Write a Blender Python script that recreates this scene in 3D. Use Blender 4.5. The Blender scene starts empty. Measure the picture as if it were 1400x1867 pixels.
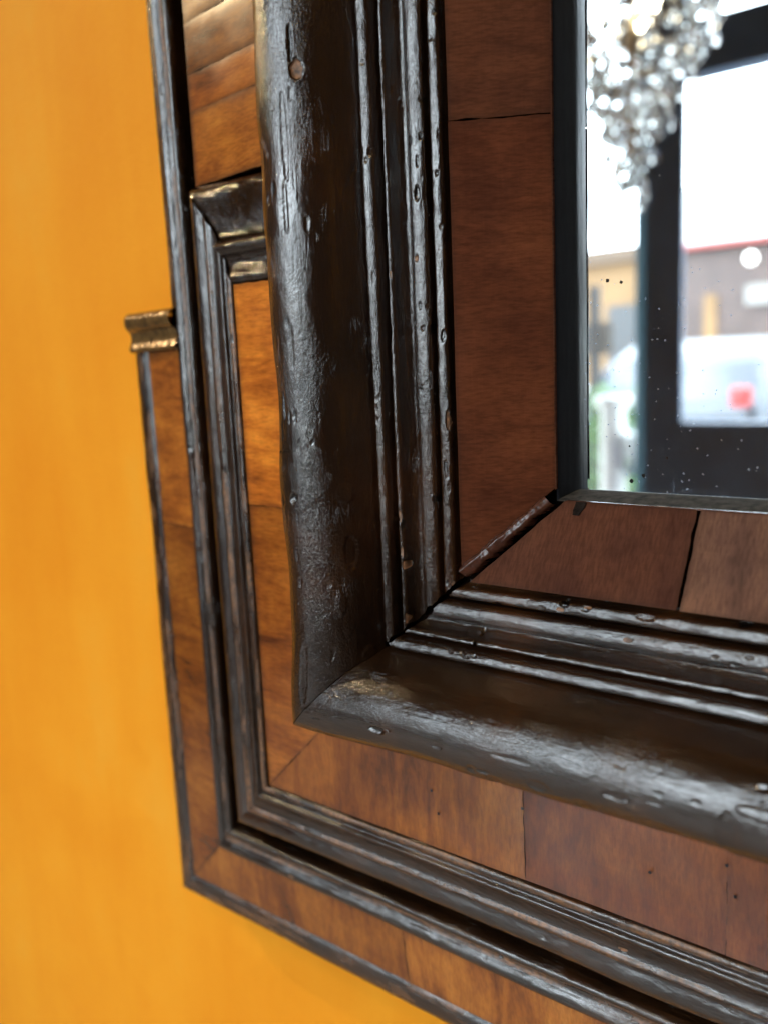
import bpy, bmesh, math, random
import numpy as np
from mathutils import Matrix, Vector
random.seed(7)
rng = np.random.default_rng(11)
sc = bpy.context.scene
col = sc.collection
K = 0.30          # metres per frame unit (camera to frame plane)
H = 1.00          # height of the frame's lower edge above the floor

# ------------------------------------------------------------------ camera
cd = bpy.data.cameras.new('camera'); cam = bpy.data.objects.new('camera', cd); col.objects.link(cam); sc.camera = cam
right, up, back = (0.784206, -0.044545, -0.618900), (-0.068405, 0.985134, -0.157580), (0.616719, 0.165911, 0.769501)
def bv(a): return Vector((a[0], -a[2], a[1]))
R_, U_, B_ = bv(right), bv(up), bv(back)
cam.matrix_world = Matrix(((R_.x, U_.x, B_.x, K*1.35808), (R_.y, U_.y, B_.y, -K*1.0), (R_.z, U_.z, B_.z, K*1.03065+H), (0, 0, 0, 1)))
cd.sensor_fit = 'HORIZONTAL'; cd.sensor_width = 36.0; cd.lens = 36*1582.36/1400
cd.clip_start = 0.01; cd.clip_end = 200
cd.dof.use_dof = True; cd.dof.focus_distance = 1.09*K; cd.dof.aperture_fstop = 8.0

# ------------------------------------------------------------------ light outside, exposure
w = bpy.data.worlds.new('World'); sc.world = w; w.use_nodes = True
bg = w.node_tree.nodes['Background']; bg.inputs[0].default_value = (0.80, 0.92, 1.0, 1); bg.inputs[1].default_value = 17.5
sc.view_settings.view_transform = 'Standard'; sc.view_settings.look = 'None'
sc.view_settings.exposure = 0.0; sc.view_settings.gamma = 1.0
cy = sc.cycles
cy.use_denoising = True; cy.use_adaptive_sampling = False; cy.max_bounces = 8; cy.diffuse_bounces = 4; cy.glossy_bounces = 4; cy.transmission_bounces = 6
cy.sample_clamp_indirect = 6.0; cy.caustics_reflective = False; cy.caustics_refractive = False

# ------------------------------------------------------------------ helpers
def tag(o, label=None, cat=None, group=None, kind=None):
    if label: o['label'] = label
    if cat: o['category'] = cat
    if group: o['group'] = group
    if kind: o['kind'] = kind
    return o
def empty(name, loc=(0, 0, 0), rz=0.0, parent=None):
    o = bpy.data.objects.new(name, None); col.objects.link(o); o.location = loc; o.rotation_euler = (0, 0, rz)
    o.empty_display_size = 0.05
    if parent: o.parent = parent
    return o
def mesh_obj(name, verts, faces, mat, parent=None, smooth=True, raw=None, color=None):
    me = bpy.data.meshes.new(name)
    verts = np.asarray(verts, dtype=np.float32).reshape(-1, 3)
    if isinstance(faces, np.ndarray) and faces.ndim == 2:
        n = len(faces); k = faces.shape[1]
        me.vertices.add(len(verts)); me.vertices.foreach_set('co', verts.ravel())
        me.loops.add(n*k); me.loops.foreach_set('vertex_index', faces.ravel().astype(np.int32))
        me.polygons.add(n); me.polygons.foreach_set('loop_start', np.arange(0, n*k, k, dtype=np.int32))
        me.polygons.foreach_set('loop_total', np.full(n, k, dtype=np.int32))
        me.update(calc_edges=True)
    else:
        me.from_pydata([tuple(map(float, v)) for v in verts], [], [tuple(int(i) for i in f) for f in faces])
    me.validate()
    if raw is not None:
        at = me.attributes.new('raw', 'FLOAT', 'POINT'); at.data.foreach_set('value', np.asarray(raw, dtype=np.float32).ravel())
    me.polygons.foreach_set('use_smooth', [smooth]*len(me.polygons))
    if mat: me.materials.append(mat)
    o = bpy.data.objects.new(name, me); col.objects.link(o)
    if parent: o.parent = parent
    if color: o.color = (*color, 1)
    return o
def from_bm(name, bm, mat, parent=None, smooth=False):
    me = bpy.data.meshes.new(name); bm.normal_update(); bm.to_mesh(me); bm.free()
    me.polygons.foreach_set('use_smooth', [smooth]*len(me.polygons)); me.materials.append(mat)
    o = bpy.data.objects.new(name, me); col.objects.link(o)
    if parent: o.parent = parent
    return o
def add_box(bm, x0, x1, y0, y1, z0, z1, bev=0.0):
    vs = [bm.verts.new((x, y, z)) for x in (x0, x1) for y in (y0, y1) for z in (z0, z1)]
    f = [(0, 1, 3, 2), (4, 6, 7, 5), (0, 4, 5, 1), (2, 3, 7, 6), (0, 2, 6, 4), (1, 5, 7, 3)]
    fs = [bm.faces.new([vs[i] for i in q]) for q in f]
    if bev > 0:
        es = list({e for q in fs for e in q.edges})
        bmesh.ops.bevel(bm, geom=es, offset=bev, segments=2, affect='EDGES', profile=0.6)
def box(name, x0, x1, y0, y1, z0, z1, mat, parent=None, bev=0.0):
    bm = bmesh.new(); add_box(bm, x0, x1, y0, y1, z0, z1, bev); return from_bm(name, bm, mat, parent)
def lathe(name, prof, mat, parent=None, seg=20, loc=(0, 0, 0), smooth=True):
    v = []; f = []
    n = len(prof)
    for j in range(seg):
        a = 2*math.pi*j/seg
        for r, z in prof: v.append((loc[0]+r*math.cos(a), loc[1]+r*math.sin(a), loc[2]+z))
    for j in range(seg):
        k = (j+1) % seg
        for i in range(n-1): f.append((j*n+i, k*n+i, k*n+i+1, j*n+i+1))
    return mesh_obj(name, v, np.array(f), mat, parent, smooth)

def hash2(i, j, seed):
    n = (i*374761393 + j*668265263 + seed*2147483647) & 0xffffffff
    n = ((n ^ (n >> 13))*1274126177) & 0xffffffff
    return ((n ^ (n >> 16)) & 0xffffff)/float(0xffffff)
def vnoise(x, y, seed=0):
    x = np.asarray(x, float); y = np.asarray(y, float)
    i = np.floor(x).astype(np.int64); j = np.floor(y).astype(np.int64); u = x-i; v = y-j
    u = u*u*(3-2*u); v = v*v*(3-2*v)
    a = hash2(i, j, seed); b = hash2(i+1, j, seed); c = hash2(i, j+1, seed); d = hash2(i+1, j+1, seed)
    return (a*(1-u)+b*u)*(1-v)+(c*(1-u)+d*u)*v*1.0 - 0.5
def fbm(x, y, seed=0, oct=4):
    t = 0; a = 1.0
    for k in range(oct): t = t+a*vnoise(x*2**k, y*2**k, seed+k*17); a *= 0.5
    return t

# ------------------------------------------------------------------ materials
def new_mat(name):
    m = bpy.data.materials.new(name); m.use_nodes = True; nt = m.node_tree
    return m, nt, nt.nodes['Principled BSDF']
def N(nt, t, **kw):
    n = nt.nodes.new(t)
    for k, v in kw.items():
        if k.startswith('i_'): n.inputs[k[2:].replace('_', ' ')].default_value = v
        else: setattr(n, k, v)
    return n
def L(nt, a, b): nt.links.new(a, b)
def ramp(nt, stops, fac=None):
    r = nt.nodes.new('ShaderNodeValToRGB'); cr = r.color_ramp
    while len(cr.elements) < len(stops): cr.elements.new(0.5)
    for e, (p, c) in zip(cr.elements, stops):
        e.position = p; e.color = (*c, 1) if len(c) == 3 else c
    if fac is not None: L(nt, fac, r.inputs[0])
    return r
def mixc(nt, fac, a, b, mode='MIX'):
    m = nt.nodes.new('ShaderNodeMix'); m.data_type = 'RGBA'; m.blend_type = mode
    for s, v in ((0, fac), (6, a), (7, b)):
        if isinstance(v, (int, float)): m.inputs[s].default_value = v
        elif isinstance(v, tuple): m.inputs[s].default_value = (*v, 1)
        else: L(nt, v, m.inputs[s])
    return m.outputs[2]
def math_(nt, op, a, b=None, c=None):
    m = nt.nodes.new('ShaderNodeMath'); m.operation = op
    for s, v in ((0, a), (1, b), (2, c)):
        if v is None: continue
        if isinstance(v, (int, float)): m.inputs[s].default_value = v
        else: L(nt, v, m.inputs[s])
    return m.outputs[0]
def coords(nt, scale, rand=False):
    tc = nt.nodes.new('ShaderNodeTexCoord'); mp = nt.nodes.new('ShaderNodeMapping'); mp.inputs['Scale'].default_value = scale
    L(nt, tc.outputs['Object'], mp.inputs['Vector'])
    if rand:
        oi = nt.nodes.new('ShaderNodeObjectInfo'); mul = N(nt, 'ShaderNodeVectorMath', operation='MULTIPLY'); cb = nt.nodes.new('ShaderNodeCombineXYZ')
        L(nt, oi.outputs['Random'], cb.inputs[0]); L(nt, oi.outputs['Random'], cb.inputs[2]); L(nt, cb.outputs[0], mul.inputs[0]); mul.inputs[1].default_value = (37, 0, 61)
        L(nt, mul.outputs[0], mp.inputs['Location'])
    return mp.outputs[0]
def noise(nt, vec, scale, detail=4, rough=0.6, dist=0.0):
    n = nt.nodes.new('ShaderNodeTexNoise'); n.inputs['Scale'].default_value = scale; n.inputs['Detail'].default_value = detail
    n.inputs['Roughness'].default_value = rough; n.inputs['Distortion'].default_value = dist; L(nt, vec, n.inputs['Vector']); return n.outputs['Fac']
def bump(nt, h, dist, strength=1.0, nrm=None):
    b = nt.nodes.new('ShaderNodeBump'); b.inputs['Distance'].default_value = dist; b.inputs['Strength'].default_value = strength
    L(nt, h, b.inputs['Height'])
    if nrm is not None: L(nt, nrm, b.inputs['Normal'])
    return b.outputs[0]

def black_wood(name, axis, gl=1.0):
    """old ebonised wood, its lacquer wrinkled along the rail"""
    m, nt, p = new_mat(name)
    st = (1, 1, 0.28) if axis == 'z' else (0.28, 1, 1)
    fi = (1, 1, 0.06) if axis == 'z' else (0.06, 1, 1)
    v1 = coords(nt, st); v2 = coords(nt, fi); v0 = coords(nt, (1, 1, 1))
    big = noise(nt, v0, 22, 4, 0.6)
    fine = noise(nt, coords(nt, (1, 1, 0.6) if axis == 'z' else (0.6, 1, 1)), 1250, 4, 0.62, 0.9)
    grain = noise(nt, v2, 1300, 4, 0.6)
    mid = noise(nt, v1, 330, 3, 0.5, 0.3)
    base = ramp(nt, [(0.30, (0.008, 0.0040, 0.0020)), (0.52, (0.019, 0.0080, 0.0034)), (0.74, (0.060, 0.022, 0.007))], big)
    c = mixc(nt, math_(nt, 'MULTIPLY', grain, 0.30), base.outputs[0], (0.024, 0.010, 0.004))
    # dust and rubbed grime in broad patches
    du = ramp(nt, [(0.56, (0, 0, 0)), (0.78, (1, 1, 1))], noise(nt, v1, 420, 5, 0.7))
    pa = ramp(nt, [(0.45, (0, 0, 0)), (0.65, (1, 1, 1))], noise(nt, v0, 35, 3, 0.5))
    c = mixc(nt, math_(nt, 'MULTIPLY', math_(nt, 'MULTIPLY', du.outputs[0], pa.outputs[0]), 0.18), c, (0.13, 0.105, 0.075))
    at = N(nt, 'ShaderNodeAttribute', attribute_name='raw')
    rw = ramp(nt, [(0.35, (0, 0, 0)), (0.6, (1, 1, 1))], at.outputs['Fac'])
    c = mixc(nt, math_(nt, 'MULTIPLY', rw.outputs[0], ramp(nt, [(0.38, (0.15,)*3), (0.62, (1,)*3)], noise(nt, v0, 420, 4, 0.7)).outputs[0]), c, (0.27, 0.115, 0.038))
    dk = math_(nt, 'MULTIPLY', at.outputs['Fac'], -1.0)
    dkr = ramp(nt, [(0.3, (0, 0, 0)), (0.6, (1, 1, 1))], dk)
    c = mixc(nt, dkr.outputs[0], c, (0.004, 0.003, 0.002))
    L(nt, c, p.inputs['Base Color'])
    rr = ramp(nt, [(0.3, (0.11*gl,)*3), (0.7, (0.23*gl,)*3)], noise(nt, v0, 60, 5, 0.65))
    L(nt, math_(nt, 'ADD', rr.outputs[0], math_(nt, 'MULTIPLY', rw.outputs[0], 0.4)), p.inputs['Roughness'])
    p.inputs['Specular IOR Level'].default_value = 1.0
    b1 = bump(nt, mid, 0.00012, 0.5)
    amp = ramp(nt, [(0.35, (0.25,)*3), (0.68, (1,)*3)], noise(nt, v0, 28, 2, 0.5))
    b2 = nt.nodes.new('ShaderNodeBump'); b2.inputs['Distance'].default_value = 0.00026; L(nt, fine, b2.inputs['Height']); L(nt, b1, b2.inputs['Normal']); L(nt, amp.outputs[0], b2.inputs['Strength'])
    vo = N(nt, 'ShaderNodeTexVoronoi', feature='DISTANCE_TO_EDGE'); vo.inputs['Scale'].default_value = 95; L(nt, v1, vo.inputs['Vector'])
    cr = ramp(nt, [(0.0, (0, 0, 0)), (0.03, (1, 1, 1))], vo.outputs['Distance'])
    crm = mixc(nt, math_(nt, 'MULTIPLY', pa.outputs[0], 0.8), (1.0, 1.0, 1.0), cr.outputs[0])
    b3 = bump(nt, crm, 0.00012, 0.5, bump(nt, grain, 0.00012, 0.7, b2.outputs[0]))
    sc1 = ramp(nt, [(0.0, (0, 0, 0)), (0.014, (1, 1, 1))], math_(nt, 'ABSOLUTE', math_(nt, 'SUBTRACT', noise(nt, v1, 130, 4, 0.65, 2.0), 0.5))).outputs[0]
    sm = ramp(nt, [(0.54, (0, 0, 0)), (0.68, (1, 1, 1))], noise(nt, v0, 55, 3, 0.5)).outputs[0]
    b4 = nt.nodes.new('ShaderNodeBump'); b4.inputs['Distance'].default_value = 0.00012; L(nt, sc1, b4.inputs['Height']); L(nt, sm, b4.inputs['Strength']); L(nt, b3, b4.inputs['Normal'])
    L(nt, b4.outputs[0], p.inputs['Normal'])
    return m
EB_V = black_wood('ebonised_wood_upright', 'z'); EB_H = black_wood('ebonised_wood_level', 'x'); EB_E = black_wood('varnished_black_wood', 'x', 0.42)

def veneer(name, axis, warm):
    """polished fruitwood veneer; grain runs across the rail, fine scratches along it"""
    m, nt, p = new_mat(name)
    if not warm: p.inputs['Coat Weight'].default_value = 0.0
    ac = (1, 1, 5) if axis == 'z' else (5, 1, 1)          # stretched across the rail
    al = (8, 1, 0.25) if axis == 'z' else (0.25, 1, 8)      # scratches along it
    va = coords(nt, ac, True); vl = coords(nt, al, True); v0 = coords(nt, (1, 1, 1), True)
    fig = noise(nt, va, 16, 6, 0.62, 1.4); cl = noise(nt, v0, 26, 4, 0.55)
    if warm: st = [(0.30, (0.13, 0.034, 0.006)), (0.48, (0.29, 0.082, 0.011)), (0.64, (0.43, 0.140, 0.018)), (0.8, (0.54, 0.20, 0.030))]
    else: st = [(0.25, (0.034, 0.0125, 0.008)), (0.48, (0.070, 0.0255, 0.0150)), (0.65, (0.104, 0.038, 0.020)), (0.85, (0.14, 0.054, 0.026))]
    c = ramp(nt, st, math_(nt, 'ADD', math_(nt, 'MULTIPLY', math_(nt, 'SUBTRACT', fig, 0.5), 0.75 if warm else 0.45), math_(nt, 'ADD', math_(nt, 'MULTIPLY', math_(nt, 'SUBTRACT', cl, 0.5), 0.75), 0.53))).outputs[0]
    fg = ramp(nt, [(0.35, (0.62,)*3), (0.6, (1.08,)*3)], noise(nt, va, 210, 4, 0.6)).outputs[0]
    c = mixc(nt, 0.65, c, fg, 'MULTIPLY')
    pore = ramp(nt, [(0.30, (0.45,)*3), (0.46, (1.0,)*3)], noise(nt, coords(nt, (1, 1, 14) if axis == 'z' else (14, 1, 1), True), 300, 3, 0.6)).outputs[0]
    c = mixc(nt, 0.28, c, pore, 'MULTIPLY')
    hair = ramp(nt, [(0.52, (1.0,)*3), (0.66, (1.35, 1.3, 1.25))], noise(nt, vl, 260, 2, 0.5)).outputs[0]
    c = mixc(nt, 0.18, c, hair, 'MULTIPLY')
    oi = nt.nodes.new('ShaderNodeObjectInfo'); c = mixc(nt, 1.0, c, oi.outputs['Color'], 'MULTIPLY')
    at = N(nt, 'ShaderNodeAttribute', attribute_name='raw')     # grime gathered at the rim of each leaf
    c = mixc(nt, at.outputs['Fac'], c, (0.035, 0.017, 0.010))
    L(nt, c, p.inputs['Base Color'])
    rr = ramp(nt, [(0.25, (0.17,)*3), (0.75, (0.26,)*3)], noise(nt, v0, 45, 4, 0.6))
    L(nt, rr.outputs[0], p.inputs['Roughness'])
    p.inputs['Specular IOR Level'].default_value = 0.75 if warm else 0.40
    b = bump(nt, noise(nt, vl, 330, 4, 0.7), 0.00003, 0.7)
    b = bump(nt, noise(nt, v0, 120, 4, 0.6), 0.00010, 0.6, b)
    L(nt, b, p.inputs['Normal'])
    return m
VM_V = veneer('fruitwood_veneer_upright', 'z', True); VM_H = veneer('fruitwood_veneer_level', 'x', True)
VI_V = veneer('red_veneer_upright', 'z', False); VI_H = veneer('red_veneer_level', 'x', False)

def simple(name, c, rough=0.6, metal=0.0, spec=0.5, var=0.0, scale=8.0, bumpd=0.0):
    m, nt, p = new_mat(name); p.inputs['Roughness'].default_value = rough; p.inputs['Metallic'].default_value = metal; p.inputs['Specular IOR Level'].default_value = spec
    v = coords(nt, (1, 1, 1)); n = noise(nt, v, scale, 5, 0.6)
    r = ramp(nt, [(0.3, tuple(x*(1-var) for x in c)), (0.7, tuple(min(1, x*(1+var)) for x in c))], n); L(nt, r.outputs[0], p.inputs['Base Color'])
    if bumpd: L(nt, bump(nt, n, bumpd, 0.6), p.inputs['Normal'])
    return m
def emit(name, c, s):
    m, nt, p = new_mat(name); p.inputs['Base Color'].default_value = (*c, 1); p.inputs['Emission Color'].default_value = (*c, 1); p.inputs['Emission Strength'].default_value = s; return m
DARK = simple('black_gap', (0.003, 0.002, 0.0015), 1.0, spec=0.0)
HOLE = simple('worm_hole_dark', (0.006, 0.004, 0.003), 0.9)
SIGHT = simple('painted_black_rebate', (0.008, 0.009, 0.012), 0.45, spec=0.25, var=0.3, scale=90, bumpd=0.0001)
SIGHT_B = simple('dusty_black_rebate', (0.055, 0.048, 0.040), 0.75, spec=0.3, var=0.8, scale=260, bumpd=0.0002)
GLINT = simple('gold_glint_varnish', (0.15, 0.085, 0.030), 0.22, metal=0.4, var=0.5, scale=240, bumpd=0.0004)  # gold metallic tint puts the lamp's glint into the ear roll
GLUE = simple('old_glue', (0.17, 0.12, 0.045), 0.55, var=0.3, scale=300)

# orange wall
WALL, nt, p = new_mat('orange_wall_paint')
v = coords(nt, (1, 1, 0.12)); v0 = coords(nt, (1, 1, 1))
c = ramp(nt, [(0.36, (0.74, 0.250, 0.008)), (0.52, (0.79, 0.300, 0.014)), (0.66, (0.79, 0.350, 0.030))], math_(nt, 'ADD', math_(nt, 'MULTIPLY', noise(nt, v, 14, 4, 0.6), 0.5), math_(nt, 'MULTIPLY', noise(nt, v0, 7, 5, 0.65), 0.5)))
L(nt, c.outputs[0], p.inputs['Base Color']); p.inputs['Roughness'].default_value = 0.7; p.inputs['Specular IOR Level'].default_value = 0.15
L(nt, bump(nt, noise(nt, v0, 90, 6, 0.65), 0.0012, 0.6), p.inputs['Normal'])

# silvered glass with dust, scratches, foxing and a painted blue veil
GLASS, nt, p = new_mat('old_mirror_glass')
p.inputs['Metallic'].default_value = 1.0; p.inputs['Roughness'].default_value = 0.004; p.inputs['Base Color'].default_value = (0.80, 0.84, 0.86, 1)
v0 = coords(nt, (1, 1, 1)); tc = nt.nodes.new('ShaderNodeTexCoord'); sx = nt.nodes.new('ShaderNodeSeparateXYZ'); L(nt, tc.outputs['Object'], sx.inputs[0])
low = N(nt, 'ShaderNodeMapRange', i_From_Min=0.255, i_From_Max=0.40, i_To_Min=1.0, i_To_Max=0.25); L(nt, sx.outputs[2], low.inputs[0])
ver = N(nt, 'ShaderNodeMapRange', i_From_Min=0.2545, i_From_Max=0.268, i_To_Min=1.0, i_To_Max=0.0); L(nt, sx.outputs[2], ver.inputs[0])
nd = nt.nodes.new('ShaderNodeTexNoise'); nd.inputs['Scale'].default_value = 900; nd.inputs['Detail'].default_value = 2; L(nt, v0, nd.inputs['Vector'])
sc_ = N(nt, 'ShaderNodeVectorMath', operation='SCALE'); sc_.inputs['Scale'].default_value = 0.0011; L(nt, nd.outputs['Color'], sc_.inputs[0])
ad_ = N(nt, 'ShaderNodeVectorMath', operation='ADD'); L(nt, sc_.outputs[0], ad_.inputs[0]); L(nt, v0, ad_.inputs[1])
vo = N(nt, 'ShaderNodeTexVoronoi'); vo.inputs['Scale'].default_value = 430; L(nt, ad_.outputs[0], vo.inputs['Vector'])
sep = nt.nodes.new('ShaderNodeSeparateColor'); L(nt, vo.outputs['Color'], sep.inputs[0])
near = math_(nt, 'LESS_THAN', vo.outputs['Distance'], math_(nt, 'MULTIPLY', sep.outputs[1], 0.14))
pick = math_(nt, 'GREATER_THAN', math_(nt, 'MULTIPLY', low.outputs[0], sep.outputs[0]), 0.34)
spk = math_(nt, 'MULTIPLY', near, pick)
vo2 = N(nt, 'ShaderNodeTexVoronoi'); vo2.inputs['Scale'].default_value = 1100; L(nt, ad_.outputs[0], vo2.inputs['Vector'])
sep2 = nt.nodes.new('ShaderNodeSeparateColor'); L(nt, vo2.outputs['Color'], sep2.inputs[0])
spk2 = math_(nt, 'MULTIPLY', math_(nt, 'LESS_THAN', vo2.outputs['Distance'], math_(nt, 'MULTIPLY', sep2.outputs[1], 0.28)), math_(nt, 'GREATER_THAN', math_(nt, 'MULTIPLY', low.outputs[0], sep2.outputs[0]), 0.55))
spk = math_(nt, 'MAXIMUM', spk, math_(nt, 'MULTIPLY', spk2, 0.6))
lint = ramp(nt, [(0.0, (1, 1, 1)), (0.010, (0, 0, 0))], math_(nt, 'ABSOLUTE', math_(nt, 'SUBTRACT', noise(nt, v0, 150, 3, 0.6, 1.5), 0.5))).outputs[0]
lm = ramp(nt, [(0.60, (0, 0, 0)), (0.66, (1, 1, 1))], math_(nt, 'ADD', noise(nt, v0, 120, 2, 0.5), math_(nt, 'MULTIPLY', ver.outputs[0], 0.10))).outputs[0]
lint = math_(nt, 'MULTIPLY', math_(nt, 'MULTIPLY', lint, lm), ver.outputs[0])
veil_film = math_(nt, 'MULTIPLY', math_(nt, 'ADD', 0.060, math_(nt, 'MULTIPLY', math_(nt, 'POWER', ver.outputs[0], 4.0), 0.20)), noise(nt, v0, 60, 4, 0.7))
dust = math_(nt, 'MINIMUM', math_(nt, 'ADD', math_(nt, 'ADD', math_(nt, 'MULTIPLY', spk, 0.55), math_(nt, 'MULTIPLY', lint, 0.6)), veil_film), 1.0)
df = nt.nodes.new('ShaderNodeBsdfDiffuse'); df.inputs[0].default_value = (0.36, 0.43, 0.56, 1)  # blue dust colour and even film also paint the lens veil
ms = nt.nodes.new('ShaderNodeMixShader'); L(nt, dust, ms.inputs[0]); L(nt, p.outputs[0], ms.inputs[1]); L(nt, df.outputs[0], ms.inputs[2])
L(nt, ms.outputs[0], nt.nodes['Material Output'].inputs[0])

# ------------------------------------------------------------------ the room (setting)
L0 = 3.0
WALLZ = -0.060*K     # wall surface behind the frame plane
wy = -WALLZ
def structure(o): o['kind'] = 'structure'; return o
PLASTER = simple('brown_plaster', (0.07, 0.045, 0.028), 0.8, var=0.08, scale=3)
FLOOR = simple('stone_floor', (0.42, 0.38, 0.34), 0.22, var=0.12, scale=5)
structure(box('wall', -2.6, 2.6, wy, wy+0.15, 0.0, 3.0, WALL))
structure(box('floor', -2.6, 2.6, -L0-0.10, wy+0.15, -0.10, 0.0, FLOOR))
structure(box('ceiling', -2.6, 2.6, -L0-0.10, wy+0.15, 3.0, 3.12, PLASTER))
structure(box('wall', -2.75, -2.6, -L0-0.10, wy+0.15, -0.1, 3.12, PLASTER))
structure(box('wall', 2.6, 2.75, -L0-0.10, wy+0.15, -0.1, 3.12, PLASTER))

# ------------------------------------------------------------------ mirror frame
frame = tag(empty('mirror_frame', (0, 0, H)), 'antique eared mirror frame of ebonised mouldings and fruitwood veneer on the orange wall', 'mirror')
def W(x, y, z): return np.stack([np.asarray(x)*K, -np.asarray(z)*K, np.asarray(y)*K], -1)

def resample(pts, step, smooth=1):
    P = np.array(pts, float)
    for _ in range(smooth):                     # Chaikin, ends kept
        Q = [P[0]]
        for a, b in zip(P[:-1], P[1:]): Q += [a*0.75+b*0.25, a*0.25+b*0.75]
        Q.append(P[-1]); P = np.array(Q)
    d = np.r_[0, np.cumsum(np.hypot(*np.diff(P, axis=0).T))]
    n = max(3, int(round(d[-1]/step))+1); t = np.linspace(0, d[-1], n)
    return np.stack([np.interp(t, d, P[:, 0]), np.interp(t, d, P[:, 1])], -1)
def normals(P):
    T = np.gradient(P, axis=0); T /= np.hypot(T[:, 0], T[:, 1])[:, None]+1e-12
    return np.stack([-T[:, 1], T[:, 0]], -1)     # (s,z) -> pointing out of the face

def rail(name, prof, side, mat, step=0.0022, gap=0.0012, end=1.9, amp=0.0010, wob=0.0015, chips=(), nseg=640, start=None, seed=0, topline=None, fray=0.0, smooth=1, shift=None, bands=(), wavy=0.0):
    P = resample(prof, step, smooth); Nn = normals(P); s = P[:, 0]; z = P[:, 1]; m = len(P)
    f = np.linspace(0, 1, nseg)
    arc = np.r_[0, np.cumsum(np.hypot(*np.diff(P, axis=0).T))]
    t0 = s+gap if start is None else np.full(m, start)
    t1 = np.full(m, end) if topline is None else topline(s)
    T = t0[None, :]+(t1-t0)[None, :]*f[:, None]
    if fray:                                  # ragged broken edge along the mitre
        fr = np.abs(fbm(s*160, s*0+seed, seed+5))*fray
        T = T+fr[None, :]*np.exp(-(T-t0[None, :])/0.006)
    S = np.repeat(s[None, :], nseg, 0); Z = np.repeat(z[None, :], nseg, 0); A = np.repeat(arc[None, :], nseg, 0)
    sd = seed*31+(0 if side == 'L' else 500)
    D = wob*2*fbm(T*4, A*3, sd, 2)+amp*1.3*fbm(T*60, A*170, sd+3, 4)
    edge = np.minimum(arc, arc[-1]-arc)[None, :]
    D = D*np.clip(edge/0.004, 0.15, 1)
    raw = np.zeros_like(D)
    for (b0, b1, k_) in bands:                 # bands tinted wood brown along parts of the profile
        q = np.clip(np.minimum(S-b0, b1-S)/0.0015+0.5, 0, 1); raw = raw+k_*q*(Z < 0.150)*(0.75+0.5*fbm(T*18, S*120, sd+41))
    if wavy: S = S+wavy*2*fbm(T*9, T*0, sd+51, 2)*np.clip((0.62-S)/0.05, 0, 1)*np.clip((T-t0[None, :])/0.1, 0, 1)
    for (sd_, ct, cs, rt, rs, dep, rawv) in chips:
        if sd_ != side: continue
        q = ((T-ct)/rt)**2+((S-cs)/rs)**2+0.5*vnoise(T*420, S*420, sd+9)
        g = np.clip(1.25-q, 0, 1); g = np.minimum(g*2.0, 1)
        D = D-dep*g*0.7; raw = raw+rawv*np.clip(g*1.3-(0.35 if rawv > 0 else 0), 0, 1)
    if shift is not None:
        ds, dz = shift(T, S, Z, side); S = S+ds; Z = Z+dz
    if shift is not None: T = T+ds*np.exp(-(T-t0[None, :])/0.03)
    X = S+D*Nn[:, 0][None, :]; ZZ = Z+D*Nn[:, 1][None, :]
    if side == 'L': V = W(X, T, ZZ)
    else: V = W(T, X, ZZ)
    i = np.arange(nseg-1)[:, None]*m+np.arange(m-1)[None, :]
    q = np.stack([i, i+1, i+m+1, i+m], -1).reshape(-1, 4)
    if side == 'B': q = q[:, ::-1]
    return mesh_obj(name, V.reshape(-1, 3), q, mat, frame, True, raw)

def panel(name, side, ta, tb, s0, z0, s1, z1, mat, color, ma=False, th=0.010, seed=0, grime=0.35, gap=0.0010, lift=0.0, seam=0.0010):
    """one leaf of veneer; ta/tb along the rail, ma -> its lower end is cut on the mitre"""
    ns = 26; nt_ = max(10, int((tb-ta)/0.008)) if (tb-ta) < 1.2 else 120
    u = np.linspace(0, 1, ns); vv = np.linspace(0, 1, nt_)
    S = s0+(s1-s0)*u; Z = z0+(z1-z0)*u
    A = (S+gap) if ma else np.full(ns, ta+seam*0.5)
    T = A[None, :]+((tb-seam*0.5)-A)[None, :]*vv[:, None]; SS = np.repeat(S[None, :], nt_, 0); ZZ = np.repeat(Z[None, :], nt_, 0)
    jag = 0.0016*fbm(S*70, S*0+seed, seed+60)
    T = T+jag[None, :]*(np.exp(-vv*nt_/2.0)[:, None]+np.exp(-(1-vv)*nt_/2.0)[:, None])
    ZZ = ZZ+0.0016*fbm(T*7, SS*9, seed+80)+lift
    e = np.minimum(np.minimum(u, 1-u)[None, :]*abs(math.hypot(s1-s0, z1-z0)), np.minimum(vv, 1-vv)[:, None]*(tb-ta))
    ZZ = ZZ-0.0002*np.exp(-e/0.0010)
    raw = grime*np.exp(-e/(0.0035*np.clip(1+0.8*fbm(T*40, SS*40, seed+90), 0.35, 2)))
    raw = np.clip(raw, 0, 0.9)
    m = ns; V = W(SS, T, ZZ) if side == 'L' else W(T, SS, ZZ)
    verts = V.reshape(-1, 3); i = np.arange(nt_-1)[:, None]*m+np.arange(m-1)[None, :]
    q = np.stack([i, i+1, i+m+1, i+m], -1).reshape(-1, 4)
    ring = list(range(m))+[k*m+m-1 for k in range(1, nt_)]+[(nt_-1)*m+k for k in range(m-2, -1, -1)]+[k*m for k in range(nt_-2, 0, -1)]
    top_ = verts[ring].copy(); low = top_.copy(); low[:, 1] += th*K; b0 = len(verts); nr = len(ring); b = b0+nr
    sk = [(b0+k, b+k, b+(k+1) % nr, b0+(k+1) % nr) for k in range(nr)]
    faces = np.vstack([q, np.array(sk)])
    if side == 'B': faces = faces[:, ::-1]
    rr = np.r_[raw.ravel(), np.full(2*len(ring), 0.9)]
    return mesh_obj(name, np.vstack([verts, top_, low]), faces, mat, frame, True, rr, color)

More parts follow.
